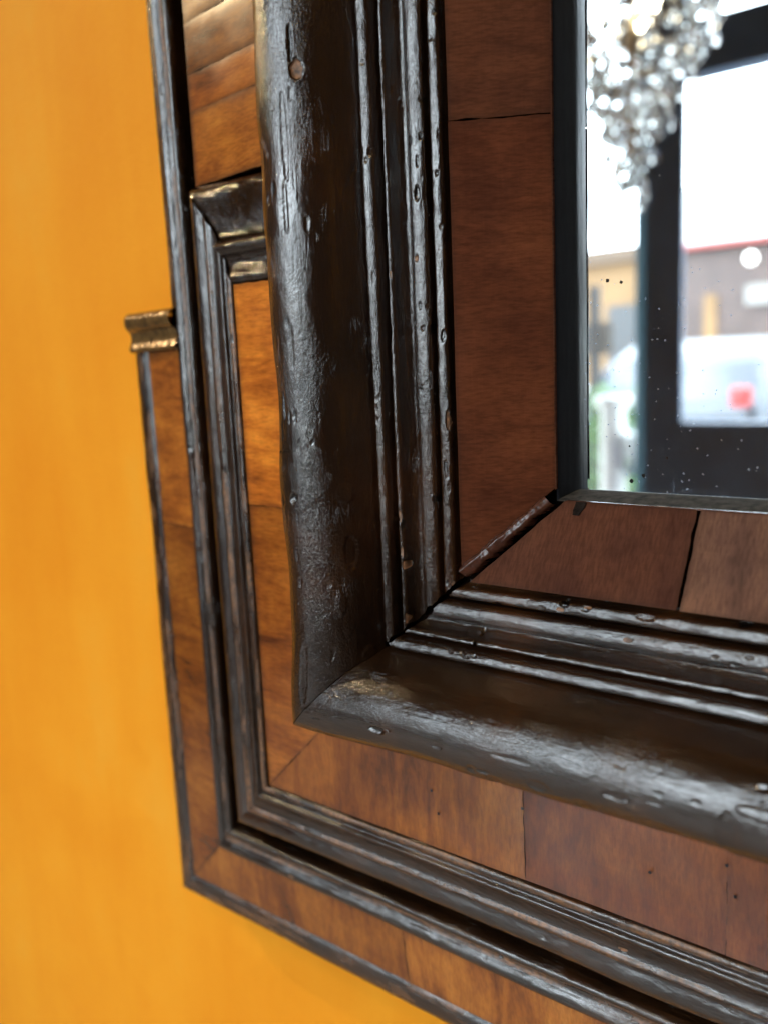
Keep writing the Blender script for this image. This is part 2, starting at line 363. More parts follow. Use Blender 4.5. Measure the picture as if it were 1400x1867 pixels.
# --- profiles (s: inward from the ear's outer edge, z: out from the frame plane), units of K
P_EDGE = [(0.000, -0.060), (-0.001, -0.010), (0.003, 0.012), (0.014, 0.022), (0.032, 0.0262), (0.046, 0.0262), (0.0535, 0.0225)]
P_S = [(0.114, -0.055), (0.1145, 0.000), (0.119, 0.016), (0.130, 0.0235), (0.142, 0.0245), (0.150, 0.027), (0.155, 0.033), (0.1587, 0.0400), (0.164, 0.0452), (0.171, 0.0468), (0.178, 0.0440), (0.183, 0.0400), (0.190, 0.0388), (0.196, 0.0415), (0.201, 0.0490), (0.206, 0.0545), (0.211, 0.0550), (0.2148, 0.0505), (0.2165, 0.040), (0.2175, 0.022)]
P_M = [(0.2425, 0.018), (0.2430, 0.045), (0.2455, 0.0575), (0.2495, 0.0655), (0.256, 0.0715), (0.264, 0.0742), (0.273, 0.0738), (0.281, 0.0715), (0.2850, 0.0718), (0.2880, 0.0742), (0.2915, 0.0735), (0.295, 0.0705), (0.303, 0.0705), (0.312, 0.0740), (0.321, 0.0805), (0.3275, 0.0870), (0.3310, 0.0875), (0.3332, 0.0845), (0.3350, 0.0815), (0.3385, 0.0820), (0.3425, 0.0865), (0.3480, 0.0895), (0.3530, 0.0880), (0.3555, 0.0820)]
a_ = np.radians(np.arange(190, 95, -10))
P_T = [(0.556, 0.080), (0.5535, 0.100), (0.552, 0.120), (0.5505, 0.145)]+[(0.5875+0.0365*math.cos(t), 0.1885+0.0365*math.sin(t)) for t in a_]
P_C = [(0.590, 0.2262), (0.600, 0.2262), (0.610, 0.2240), (0.620, 0.2200), (0.631, 0.2135), (0.6395, 0.2055), (0.6455, 0.1965), (0.6500, 0.1880), (0.6540, 0.1750), (0.6585, 0.1600)]
P_T = P_T+P_C+[(0.6640, 0.1400)]
P_R4 = [(0.6640, 0.1370), (0.6650, 0.1450), (0.6670, 0.1486), (0.6700, 0.1493), (0.6750, 0.1478), (0.6792, 0.1455), (0.6804, 0.1425), (0.6810, 0.1330), (0.6815, 0.1220)]
P_R3 = [(0.6825, 0.1180), (0.6830, 0.1265), (0.6843, 0.1305), (0.6866, 0.1312), (0.6898, 0.1297), (0.6912, 0.1268), (0.6918, 0.1200), (0.6932, 0.1120), (0.6970, 0.1055), (0.7010, 0.1035)]
P_R2 = [(0.7000, 0.1025), (0.7035, 0.1060), (0.7075, 0.1082), (0.7130, 0.1080), (0.7190, 0.1062), (0.7238, 0.1038), (0.7254, 0.1005), (0.7262, 0.0880)]
P_R1 = [(0.7290, 0.0840), (0.7298, 0.0935), (0.7316, 0.0986), (0.7345, 0.1004), (0.7395, 0.0995), (0.7446, 0.0976), (0.7459, 0.0945), (0.7465, 0.0850), (0.7500, 0.0790), (0.7530, 0.0790)]
P_MR = [(0.2425, 0.018), (0.2430, 0.045), (0.2455, 0.0575), (0.2495, 0.0655), (0.256, 0.0710), (0.264, 0.0722), (0.273, 0.0700), (0.283, 0.0665), (0.296, 0.0640), (0.308, 0.0650), (0.314, 0.0690), (0.3175, 0.0780), (0.3215, 0.0880), (0.3270, 0.0915), (0.3320, 0.0880), (0.3350, 0.0800), (0.3390, 0.0770), (0.3440, 0.0800), (0.3490, 0.0870), (0.3530, 0.0875), (0.3555, 0.0820)]
P_SI = [(0.8536, 0.0225), (0.8552, 0.0215), (0.8565, 0.0180), (0.8600, 0.0020), (0.8625, -0.0150), (0.8628, -0.0206)]
P_CORE = [(0.160, -0.055), (0.162, 0.012), (0.24, 0.014), (0.26, 0.025), (0.35, 0.030), (0.57, 0.050), (0.572, 0.15), (0.585, 0.180), (0.62, 0.195), (0.64, 0.150), (0.66, 0.120), (0.69, 0.108), (0.72, 0.088), (0.75, 0.076), (0.852, 0.010), (0.853, -0.05)]

CH = [  # side, along, s, r_along, r_s, depth, raw(+)/black(-)
 ('L', 1.372, 0.6290, 0.0110, 0.0060, 0.0050, 1.0), ('L', 1.400, 0.6240, 0.0200, 0.0022, 0.0045, -1.0), ('L', 1.2537, 0.5520, 0.0060, 0.0090, 0.0100, -1.0),
 ('L', 0.871, 0.5930, 0.0060, 0.0050, 0.0060, -1.3), ('L', 0.985, 0.5850, 0.0180, 0.0018, 0.0022, -0.8), ('L', 0.955, 0.5780, 0.0120, 0.0014, 0.0020, -0.8), ('L', 0.93, 0.575, 0.0016, 0.0180, 0.0018, -0.8),
 ('L', 0.80, 0.6500, 0.0200, 0.0035, 0.0025, 0.0), ('L', 0.735, 0.6420, 0.0160, 0.0040, -0.0016, 0.0), ('L', 0.875, 0.6480, 0.0120, 0.0050, -0.0012, 0.0), ('L', 0.66, 0.6560, 0.0110, 0.0030, -0.0018, 0.0),
 ('L', 1.06, 0.6050, 0.0250, 0.0030, 0.0015, 0.0), ('L', 1.22, 0.6080, 0.0300, 0.0030, 0.0018, 0.0), ('L', 1.30, 0.6120, 0.0500, 0.0040, 0.0018, 0.0), ('L', 0.64, 0.5950, 0.0400, 0.0060, 0.0018, 0.0),
 ('B', 1.13, 0.5850, 0.0100, 0.0200, 0.0016, 0.0), ('B', 0.93, 0.5760, 0.0120, 0.0060, 0.0022, 0.0), ('B', 0.98, 0.5650, 0.0100, 0.0070, 0.0024, 0.0), ('B', 0.90, 0.6000, 0.0250, 0.0022, 0.0016, 0.0),
 ('B', 0.71, 0.5890, 0.0120, 0.0040, 0.0040, -0.6), ('B', 0.80, 0.5900, 0.0080, 0.0030, 0.0020, 0.0), ('B', 1.02, 0.5900, 0.0140, 0.0040, 0.0030, 0.0), ('B', 1.06, 0.5640, 0.0200, 0.0080, 0.0030, 0.0), ('B', 1.16, 0.6120, 0.0240, 0.0050, -0.0020, 0.0),
 ('B', 0.87, 0.5620, 0.0100, 0.0080, 0.0020, 0.0), ('B', 0.845, 0.572, 0.0060, 0.0050, 0.0020, 0.0), ('B', 1.10, 0.555, 0.0300, 0.0100, 0.0030, 0.0)]
random.seed(3)
for k in range(60):
    CH.append((random.choice('LB'), random.uniform(0.6, 1.6), random.uniform(0.555, 0.635), random.uniform(0.003, 0.010), random.uniform(0.0012, 0.0035), random.uniform(0.0006, 0.0018), random.choice((0, 0, 0, -0.7))))
def corner_shift(T, S, Z, side):
    # the torus is rubbed down and drawn outward just above the corner
    c = np.clip((0.70-T)/0.12, 0, 1); c = c*c*(3-2*c)
    up_ = np.clip((Z-0.19)/0.03, 0, 1)
    return -0.008*c*up_, 0.0*Z
def rchips(seed, s0, s1, n, rawp=0.15, ra=(0.002, 0.008), rs=(0.0012, 0.0028)):
    random.seed(seed); o = []
    for k in range(n):
        o.append((random.choice('LB'), random.uniform(0.68, 1.6), random.uniform(s0, s1), random.uniform(*ra), random.uniform(*rs), random.uniform(0.0008, 0.0022), 1.0 if random.random() < rawp else random.choice((0, -0.8))))
    return o
for side, mat in (('L', EB_V), ('B', EB_H)):
    en = 1.95
    topE = (1.1 if side == 'L' else 1.62)
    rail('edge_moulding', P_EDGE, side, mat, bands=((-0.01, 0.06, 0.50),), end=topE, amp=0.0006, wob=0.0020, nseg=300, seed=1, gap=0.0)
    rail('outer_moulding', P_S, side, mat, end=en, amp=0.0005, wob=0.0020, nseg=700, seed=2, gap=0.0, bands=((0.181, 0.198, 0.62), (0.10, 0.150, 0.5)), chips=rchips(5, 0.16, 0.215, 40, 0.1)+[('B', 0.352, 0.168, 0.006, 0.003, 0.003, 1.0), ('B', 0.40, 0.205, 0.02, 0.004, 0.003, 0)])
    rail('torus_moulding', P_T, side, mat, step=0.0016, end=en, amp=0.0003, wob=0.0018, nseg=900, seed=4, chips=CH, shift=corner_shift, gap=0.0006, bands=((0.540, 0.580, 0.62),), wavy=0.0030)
    rail('reed_moulding', P_R4, side, mat, step=0.0011, end=en, amp=0.0004, wob=0.0010, nseg=800, seed=5, gap=0.0015, fray=0.006, chips=rchips(8, 0.665, 0.681, 22, 0.05))
    rail('reed_moulding', P_R3, side, mat, step=0.0011, end=en, amp=0.0006, wob=0.0010, nseg=800, seed=6, gap=0.0022, fray=0.006, chips=rchips(9, 0.683, 0.692, 22, 0.25)+[('B', 0.795, 0.688, 0.0016, 0.010, 0.006, -1.0), ('L', 0.775, 0.690, 0.006, 0.003, 0.003, 1.0)])
    rail('reed_moulding', P_R2, side, mat, step=0.0011, end=en, amp=0.0004, wob=0.0010, nseg=800, seed=7, gap=0.0028, fray=0.007, chips=rchips(10, 0.705, 0.726, 26, 0.05)+[('L', 1.235, 0.716, 0.009, 0.0030, 0.004, -1.0), ('L', 1.30, 0.722, 0.004, 0.002, 0.003, -1.0)])
    rail('reed_moulding', P_R1, side, mat, step=0.0011, end=en, amp=0.0006, wob=0.0010, nseg=800, seed=8, gap=0.0030, fray=0.007, chips=rchips(12, 0.730, 0.750, 30, 0.30)+[('L', 0.96, 0.7440, 0.012, 0.0022, 0.0030, 1.0), ('L', 1.255, 0.7400, 0.003, 0.002, 0.003, -1.0), ('B', 0.90, 0.7440, 0.006, 0.003, 0.004, -1.0), ('B', 0.93, 0.7440, 0.005, 0.0015, 0.003, 1.0), ('B', 1.00, 0.7420, 0.010, 0.003, 0.003, 0.0)])
    rail('sight_edge', P_SI, side, SIGHT if side == 'L' else SIGHT_B, step=0.0020, end=en, amp=0.0002, wob=0.0006, nseg=300, seed=9, gap=0.0, smooth=0)
    rail('veneer_edge', [(0.8542, 0.0278), (0.8556, 0.0270), (0.8559, 0.0235)], side, VI_V if side == 'L' else VI_H, step=0.0008, end=en, amp=0.0003, wob=0.0004, nseg=400, seed=19, gap=0.014, smooth=0)
    rail('mitre_core', P_CORE, side, DARK, step=0.01, end=en, amp=0, wob=0, nseg=12, seed=10, gap=0.0, smooth=0)
    rail('mitre_core', [(0.01, -0.055), (0.012, 0.008), (0.158, 0.018), (0.16, -0.05)], side, DARK, step=0.01, end=topE+0.02, amp=0, wob=0, nseg=12, seed=10, gap=0.0, smooth=0)

# --- inner shaped moulding (M): up the left side, returned across to the torus; along the bottom
Pm = resample(P_M, 0.0018, 1)
def m_top(s): return np.interp(s, [0.2425, 0.2459, 0.3300, 0.3555], [1.3215, 1.318, 1.212, 1.1620])
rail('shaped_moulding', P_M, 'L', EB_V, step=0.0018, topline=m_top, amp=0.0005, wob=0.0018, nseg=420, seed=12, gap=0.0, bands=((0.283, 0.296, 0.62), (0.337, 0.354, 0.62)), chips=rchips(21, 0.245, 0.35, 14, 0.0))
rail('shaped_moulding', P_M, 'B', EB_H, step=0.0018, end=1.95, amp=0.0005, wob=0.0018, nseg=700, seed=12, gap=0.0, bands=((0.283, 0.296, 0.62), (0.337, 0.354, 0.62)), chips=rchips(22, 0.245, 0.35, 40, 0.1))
def return_piece(name, prof, ymap, x0f, x1, mat, nseg=160, amp=0.001, wob=0.0016, seed=0):
    P = resample(prof, 0.0018, 1); s = P[:, 0]; z = P[:, 1]; m = len(P); f = np.linspace(0, 1, nseg); Y = ymap(s); X0 = x0f(s)
    X = X0[None, :]+(x1-X0)[None, :]*f[:, None]; YY = np.repeat(Y[None, :], nseg, 0)
    D = wob*2*fbm(X*6, YY*4, seed, 2)+amp*2*fbm(X*60, YY*90, seed+3, 4)
    V = W(X, YY, z[None, :]+D); i = np.arange(nseg-1)[:, None]*m+np.arange(m-1)[None, :]
    q = np.stack([i, i+1, i+m+1, i+m], -1).reshape(-1, 4)
    return mesh_obj(name, V.reshape(-1, 3), q, mat, frame, True, np.zeros(len(V.reshape(-1, 3))))
return_piece('shaped_moulding_return', P_MR, m_top, lambda s: s, 0.565, EB_E, seed=40, amp=0.0005, wob=0.0009)

# --- ear: top end roll and cove
P_EAR = [(1.1440, -0.058), (1.1445, 0.010), (1.1440, 0.030), (1.1400, 0.0440), (1.1310, 0.0500), (1.1200, 0.0490), (1.1130, 0.0430), (1.1090, 0.0360), (1.1030, 0.0330), (1.0940, 0.0335), (1.0860, 0.0370), (1.0800, 0.0405), (1.0755, 0.0395), (1.0735, 0.0330)]
Pe = resample(P_EAR, 0.0018, 1); me_ = len(Pe); xs = np.linspace(0.004, 0.163, 90)
xs = xs+0.0*xs; X = np.repeat(xs[:, None], me_, 1); Y = np.repeat(Pe[:, 0][None, :], 90, 0); Z = np.repeat(Pe[:, 1][None, :], 90, 0)
Z = Z+(X-0.06)*0.10*(Z > 0)+0.0012*fbm(X*60, Y*90, 77); Y = Y+0.0012*fbm(X*50, Z*60, 78)
cv = np.clip((Z-0.030)/0.02, 0, 1); X = X+0.009*cv*np.clip((0.1-X)/0.1, 0, 1)
Z = Z-0.012*np.exp(-((xs[:, None]-0.004)/0.004))*(Z > 0)
i = np.arange(89)[:, None]*me_+np.arange(me_-1)[None, :]
qe = np.stack([i, i+1, i+me_+1, i+me_], -1).reshape(-1, 4)[:, ::-1]
nv = 90*me_; end = W(np.full(me_, 0.004), Pe[:, 0], np.full(me_, -0.058)); i2 = np.arange(me_-1)
q2 = np.stack([i2, i2+1, nv+i2+1, nv+i2], -1)
mesh_obj('ear_end_moulding', np.vstack([W(X, Y, Z).reshape(-1, 3), end]), np.vstack([qe, q2]), GLINT, frame, True, np.zeros(nv+me_))

# --- veneer leaves
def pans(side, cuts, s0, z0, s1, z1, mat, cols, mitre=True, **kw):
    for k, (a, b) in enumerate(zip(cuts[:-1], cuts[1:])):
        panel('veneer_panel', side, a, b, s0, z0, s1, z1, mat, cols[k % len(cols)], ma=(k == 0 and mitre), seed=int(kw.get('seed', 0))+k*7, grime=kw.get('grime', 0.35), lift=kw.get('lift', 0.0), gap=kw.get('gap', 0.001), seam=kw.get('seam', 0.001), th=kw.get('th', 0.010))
# ear / outer strip
pans('L', [0.05, 0.7651, 1.0735], 0.0540, 0.0235, 0.1560, 0.0365, VM_V, [(0.62, 0.60, 0.60), (1.0, 1.0, 1.0)], seed=100)
pans('B', [0.05, 0.5846, 1.0, 1.62], 0.0540, 0.0235, 0.1560, 0.0365, VM_H, [(0.72, 0.68, 0.62), (1.0, 1.0, 1.0), (0.85, 0.8, 0.8)], seed=130)
# middle field
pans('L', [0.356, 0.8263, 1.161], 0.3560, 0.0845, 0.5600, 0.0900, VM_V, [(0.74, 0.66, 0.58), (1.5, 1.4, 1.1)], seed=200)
pans('B', [0.356, 0.834, 1.0905, 1.95], 0.3560, 0.0845, 0.5600, 0.0900, VM_H, [(0.62, 0.55, 0.5), (0.50, 0.38, 0.58), (0.47, 0.35, 0.55)], seed=230, seam=0.0005, grime=0.2)  # purple tints put the reflected pink sheen into the leaf colour
# upper field above the return
pans('L', [1.3225, 1.4327, 1.4870, 1.5619, 1.75, 1.95], 0.2440, 0.0470, 0.5600, 0.0900, VM_V, [(0.85, 0.8, 0.75), (0.9, 0.8, 0.8), (0.62, 0.62, 0.66), (0.5, 0.5, 0.5), (0.8, 0.8, 0.8)], mitre=False, seed=260, grime=0.6, seam=0.0004)
# inner sloping field beside the glass
pans('L', [0.75, 1.313, 1.62, 1.95], 0.7534, 0.0920, 0.8548, 0.0264, VI_V, [(1.30, 1.05, 0.85), (1.1, 1.0, 0.9), (0.8, 0.8, 0.8)], seed=300, gap=0.0165, seam=0.0016)
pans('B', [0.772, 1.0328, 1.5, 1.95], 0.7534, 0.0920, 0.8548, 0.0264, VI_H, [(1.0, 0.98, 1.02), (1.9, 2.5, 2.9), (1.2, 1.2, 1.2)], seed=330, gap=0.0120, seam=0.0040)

# raised splinter of veneer standing along the mitre
u = np.linspace(0, 1, 160); cs = np.linspace(0, 1, 11)
bs = 0.7565+(0.8480-0.7565)*u; bz = 0.0905+(0.0300-0.0905)*u
wid = 0.0130*(1+0.5*fbm(u*9, u*0, 5)); off = 0.0
Vv = []
for k in range(160):
    for c_ in cs:
        d_ = (c_-0.5)*2
        h_ = 0.0072*(1-abs(d_)**3)+0.0020*float(vnoise(u[k]*7, c_*3, 8))+0.0007*float(vnoise(u[k]*45, c_*7, 9))+0.0012*math.exp(-((c_-0.68)/0.10)**2)
        o_ = d_*wid[k]
        Vv.append((bs[k]-o_*0.5+off*0.3, bs[k]+o_*0.5+0.0085, bz[k]+h_-(0.012 if abs(d_) > 0.99 else 0)))
Vv = np.array(Vv); m = 11; i = np.arange(159)[:, None]*m+np.arange(m-1)[None, :]
mesh_obj('veneer_splinter', W(Vv[:, 0], Vv[:, 1], Vv[:, 2]), np.stack([i, i+1, i+m+1, i+m], -1).reshape(-1, 4), VI_V, frame, True, np.clip(0.35+0.8*fbm(Vv[:, 0]*300, Vv[:, 1]*300, 3), 0, 0.8), (1.1, 0.95, 0.9))

# square nick broken out of the inner leaf beside the glass
nk = np.array([(0.8830, 0.8552), (0.8815, 0.8450), (0.8825, 0.8400), (0.8905, 0.8398), (0.8925, 0.8440), (0.8960, 0.8490), (0.8965, 0.8552)])
nz = 0.0920+(nk[:, 1]-0.7534)/(0.8548-0.7534)*(0.0264-0.0920)+0.0022
mesh_obj('chipped_nick', np.vstack([W(nk[:, 0], nk[:, 1], nz), W(nk[:, 0], nk[:, 1], nz-0.004)]), [tuple(range(7))]+[(k, (k+1) % 7, 7+(k+1) % 7, 7+k) for k in range(7)], simple('splintered_dark_wood', (0.012, 0.008, 0.006), 0.9, spec=0.1, var=0.6, scale=400), frame, False)

# worm holes, glue
def discs(name, pts, mat, parent=frame):
    v = []; f = []
    for (x, y, z, r) in pts:
        b = len(v); n = 10
        for k in range(n):
            a = 2*math.pi*k/n; rr = r*(1+0.18*math.sin(k*2.3+x*90)); v.append((x+rr*math.cos(a), y+rr*1.05*math.sin(a), z))
        v.append((x, y, z+r*0.15)); f += [(b+k, b+(k+1) % n, b+n) for k in range(n)]
    v = np.array(v); return mesh_obj(name, W(v[:, 0], v[:, 1], v[:, 2]), f, mat, parent, True)
def zmid(s_): return 0.0845+(0.0900-0.0845)*(s_-0.356)/0.204
hl = [(0.834, 0.4605), (0.700, 0.4120), (0.690, 0.4440), (1.0905, 0.4700), (1.100, 0.4350), (1.003, 0.4300)]
for x, y in hl: discs('worm_hole', [(x, y, zmid(y)+0.0028, 0.0021)], HOLE)
# ------------------------------------------------------------------ mirror glass
FOX = ((0.9026, 1.1207, 0.0022), (0.9200, 1.1172, 0.0019), (0.9337, 0.8768, 0.0026), (0.9491, 0.8843, 0.0024), (0.9310, 0.9200, 0.0012), (0.9780, 0.9070, 0.0012))
gl = mesh_obj('mirror_glass', W(np.array([0.852, 2.0, 2.0, 0.852]), np.array([0.852, 0.852, 1.95, 1.95]), np.full(4, -0.0206)), [(0, 1, 2, 3)], GLASS, frame, False)

for x, y, q in FOX: discs('foxing_spot', [(x, y, -0.0203, q)], HOLE, gl)

# ------------------------------------------------------------------ shopfront opposite the mirror (seen in the glass)
STEEL = simple('blue_veil_steel', (0.022, 0.050, 0.110), 0.42, var=0.2, scale=20)  # blue in the colour paints the lens veil over the dark bars
WINGL, nt, p = new_mat('window_glass')
tr = nt.nodes.new('ShaderNodeBsdfTransparent'); gs = nt.nodes.new('ShaderNodeBsdfGlossy'); gs.inputs['Roughness'].default_value = 0.02
m_ = nt.nodes.new('ShaderNodeMixShader'); m_.inputs[0].default_value = 0.05
L(nt, tr.outputs[0], m_.inputs[1]); L(nt, gs.outputs[0], m_.inputs[2]); L(nt, m_.outputs[0], nt.nodes['Material Output'].inputs[0])
sf = tag(empty('shopfront', (0, -L0, 0)), 'black steel shopfront with large panes facing the street', 'window')
box('pillar', -2.6, -1.62, -0.08, 0.08, 0, 3.0, PLASTER, sf)
box('pillar', 0.72, 2.6, -0.08, 0.08, 0, 3.0, PLASTER, sf)  # unseen, widened over the right panes to make the daylight more directional
def bar(x0, x1, z0, z1, d=0.05): box('bar', x0, x1, -d, d, z0, z1, STEEL, sf, 0.004)
bar(-1.62, -1.54, 0, 3.0); bar(-0.915, -0.77, 0, 3.0, 0.012); bar(0.62, 0.72, 0, 3.0)
PALE_EDGE, nt, p = new_mat('translucent_edge'); tl = nt.nodes.new('ShaderNodeBsdfTranslucent'); tl.inputs[0].default_value = (0.10, 0.13, 0.14, 1); L(nt, tl.outputs[0], nt.nodes['Material Output'].inputs[0])
box('pale_edge_strip', -0.955, -0.9155, -0.004, 0.004, 0.0, 3.0, PALE_EDGE, sf)  # added translucent strip, stands in for the lit edge of the mullion
bar(-1.54, -0.955, 0.0, 0.22); bar(-1.54, -0.955, 2.88, 3.0)
for x0, x1 in ((-0.77, 0.62),):
    box('lower_panel', x0, x1, -0.04, 0.04, 0.0, 1.05, STEEL, sf, 0.004)
    bar(x0, x1, 2.27, 2.45); bar(x0, x1, 2.9, 3.0)
    box('pane', x0, x1, -0.004, 0.004, 1.05, 2.27, WINGL, sf); box('pane', x0, x1, -0.004, 0.004, 2.45, 2.9, WINGL, sf)
box('pane', -1.54, -0.955, -0.004, 0.004, 0.22, 2.88, WINGL, sf)

# white pedestal and pot near the glass
WHITE = simple('white_paint', (0.78, 0.77, 0.72), 0.45, var=0.03)
tag(lathe('pedestal', [(0.0, 0.0), (0.11, 0.0), (0.11, 0.04), (0.065, 0.06), (0.058, 1.06), (0.085, 1.09), (0.085, 1.12), (0.0, 1.12)], WHITE, None, 24, (-1.31, -3.6, 0)), 'white column pedestal standing outside the left pane of the shopfront', 'pedestal')
pot = tag(lathe('flower_pot', [(0.0, 0.0), (0.055, 0.0), (0.10, 0.16), (0.108, 0.165), (0.095, 0.17), (0.05, 0.03), (0, 0.03)], simple('pale_glaze', (0.62, 0.66, 0.66), 0.3), None, 24, (-1.16, -3.6, 0.78)), 'pale glazed pot on a slim stand beside the pedestal', 'pot')
tag(lathe('plant_stand', [(0.0, 0.0), (0.12, 0.0), (0.12, 0.02), (0.015, 0.04), (0.015, 0.83), (0.09, 0.84), (0.09, 0.858), (0, 0.858)], STEEL, None, 16, (-1.16, -3.6, -0.08)), 'slim black stand carrying the pale pot', 'stand')

# ------------------------------------------------------------------ chandelier between mirror and window
BRASS = simple('aged_silvered_brass', (0.45, 0.38, 0.26), 0.3, metal=1.0)
CRY, nt, p = new_mat('cut_crystal'); p.inputs['Transmission Weight'].default_value = 1.0; p.inputs['Roughness'].default_value = 0.02; p.inputs['IOR'].default_value = 1.52; p.inputs['Base Color'].default_value = (0.97, 0.97, 0.95, 1)
BULB = emit('lit_candle_bulb', (1.0, 0.86, 0.62), 30.0)
ch = tag(empty('chandelier', (-0.35, -1.5, 1.67)), 'crystal chandelier with candle arms and hanging drops in front of the shopfront', 'chandelier')
lathe('stem', [(0.0, 0.04), (0.012, 0.05), (0.006, 0.12), (0.006, 0.22), (0.015, 0.27), (0.006, 0.33), (0.006, 0.60), (0.006, 1.30), (0.05, 1.36), (0.05, 1.38), (0, 1.38)], BRASS, ch, 14)
def ring(name, r, z, t, parent):
    v = []; f = []; n = 36; k = 8
    for i in range(n):
        a = 2*math.pi*i/n
        for j in range(k):
            b = 2*math.pi*j/k; v.append(((r+t*math.cos(b))*math.cos(a), (r+t*math.cos(b))*math.sin(a), z+t*math.sin(b)))
    for i in range(n):
        for j in range(k): f.append((i*k+j, ((i+1) % n)*k+j, ((i+1) % n)*k+(j+1) % k, i*k+(j+1) % k))
    return mesh_obj(name, v, np.array(f), BRASS, parent)
TIERS = ((0.024, 0.06, 7), (0.050, 0.15, 12), (0.080, 0.22, 18), (0.125, 0.29, 24), (0.165, 0.36, 26), (0.190, 0.47, 30), (0.12, 0.50, 16))
for r, z, n in TIERS: ring('ring', r, z, 0.003, ch)
def drop_mesh(h, r):
    v = [(0, 0, 0), (0, 0, -h)]; f = []; n = 6
    for k in range(n): a = 2*math.pi*k/n; v.append((r*math.cos(a), r*math.sin(a), -h*0.65)); 
    for k in range(n): a = 2*math.pi*(k+.5)/n; v.append((r*0.45*math.cos(a), r*0.45*math.sin(a), -h*0.18))
    for k in range(n):
        k2 = (k+1) % n
        f += [(1, 2+k2, 2+k), (2+k, 2+k2, 8+k), (2+k2, 8+k2, 8+k), (0, 8+k, 8+k2)]
    return v, f
v, f = drop_mesh(0.060, 0.015); proto = mesh_obj('crystal_drop', v, f, CRY, ch, False); proto.location = (0.0, 0, 0.03)
v, f = drop_mesh(0.034, 0.013); proto2 = mesh_obj('crystal_drop', v, f, CRY, ch, False); proto2.location = (0.02, 0, 0.06)
random.seed(5)
for r, z, n in TIERS:
    for k in range(n):
        a = 2*math.pi*k/n
        for q in range(3 if k % 2 == 0 else 2):
            c_ = (proto if q == 0 and k % 2 else proto2).copy(); col.objects.link(c_); c_.parent = ch
            c_.location = (r*math.cos(a)+random.uniform(-.004, .004), r*math.sin(a)+random.uniform(-.004, .004), z-0.008-q*0.040+random.uniform(-.012, .008)); c_.rotation_euler = (0, 0, random.uniform(0, 3))
def tube(name, pts, r, mat, parent, seg=8):
    v = []; f = []; P = [Vector(q) for q in pts]
    for i, q in enumerate(P):
        t = (P[min(i+1, len(P)-1)]-P[max(i-1, 0)]).normalized(); a = t.orthogonal().normalized(); b = t.cross(a)
        for k in range(seg): an = 2*math.pi*k/seg; v.append(q+a*r*math.cos(an)+b*r*math.sin(an))
    for i in range(len(P)-1):
        for k in range(seg): f.append((i*seg+k, i*seg+(k+1) % seg, (i+1)*seg+(k+1) % seg, (i+1)*seg+k))
    return mesh_obj(name, [tuple(q) for q in v], np.array(f), mat, parent)
for k in range(3):
    a = 2*math.pi*(k+0.2)/3; c, s_ = math.cos(a), math.sin(a)
    ar = tube('arm', [(0.005*c, 0.005*s_, 0.27), (0.03*c, 0.03*s_, 0.25), (0.055*c, 0.055*s_, 0.27), (0.06*c, 0.06*s_, 0.30)], 0.004, BRASS, ch)
    lathe('bulb', [(0.004, 0.30), (0.013, 0.315), (0.015, 0.33), (0.008, 0.355), (0.0, 0.37)], BULB, ar, 10, (0.06*c, 0.06*s_, 0))

# warm ceiling spotlights (they gild every edge that faces up)
LENS = emit('warm_lens', (1.0, 0.72, 0.38), 40.0)
def spotlight(x, y, z, e, label, target=(0.12, 0.0, H+0.3)):
    dl = tag(empty('ceiling_spotlight', (x, y, z)), label, 'lamp', 'warm ceiling spotlights')
    lathe('housing', [(0.0, 0.10), (0.05, 0.10), (0.05, -0.03), (0.045, -0.03), (0.04, 0.02), (0, 0.02)], STEEL, dl, 20)
    lathe('rod', [(0.008, 0.10), (0.008, 3.0-z), (0.0, 3.0-z)], STEEL, dl, 8)
    lathe('lens', [(0.0, 0.0), (0.038, 0.0)], LENS, dl, 20)
    sp = bpy.data.lights.new('spot', 'SPOT'); so = bpy.data.objects.new('lamp_beam', sp); col.objects.link(so); so.parent = dl
    sp.energy = e; sp.use_shadow = True; sp.color = (1.0, 0.74, 0.42); sp.spot_size = math.radians(44); sp.spot_blend = 0.8; sp.shadow_soft_size = 0.022
    so.location = (0, 0, -0.02); so.rotation_euler = (Vector(target)-Vector((x, y, z-0.02))).to_track_quat('-Z', 'Y').to_euler()
spotlight(-1.55, -0.62, 2.35, 70, 'warm ceiling spotlight high on the left of the mirror')
spotlight(0.55, -1.30, 2.80, 34, 'warm ceiling spotlight straight in front of the mirror', (0.4, 0.0, H+0.15))

# ------------------------------------------------------------------ daylight portal in the opening
pl = bpy.data.lights.new('daylight', 'AREA'); pl.shape = 'RECTANGLE'; pl.size = 2.3; pl.size_y = 3.0; pl.cycles.is_portal = True
po = bpy.data.objects.new('daylight_portal', pl); col.objects.link(po); po.location = (-0.46, -L0-0.06, 1.5); po.rotation_euler = (math.radians(90), 0, 0)

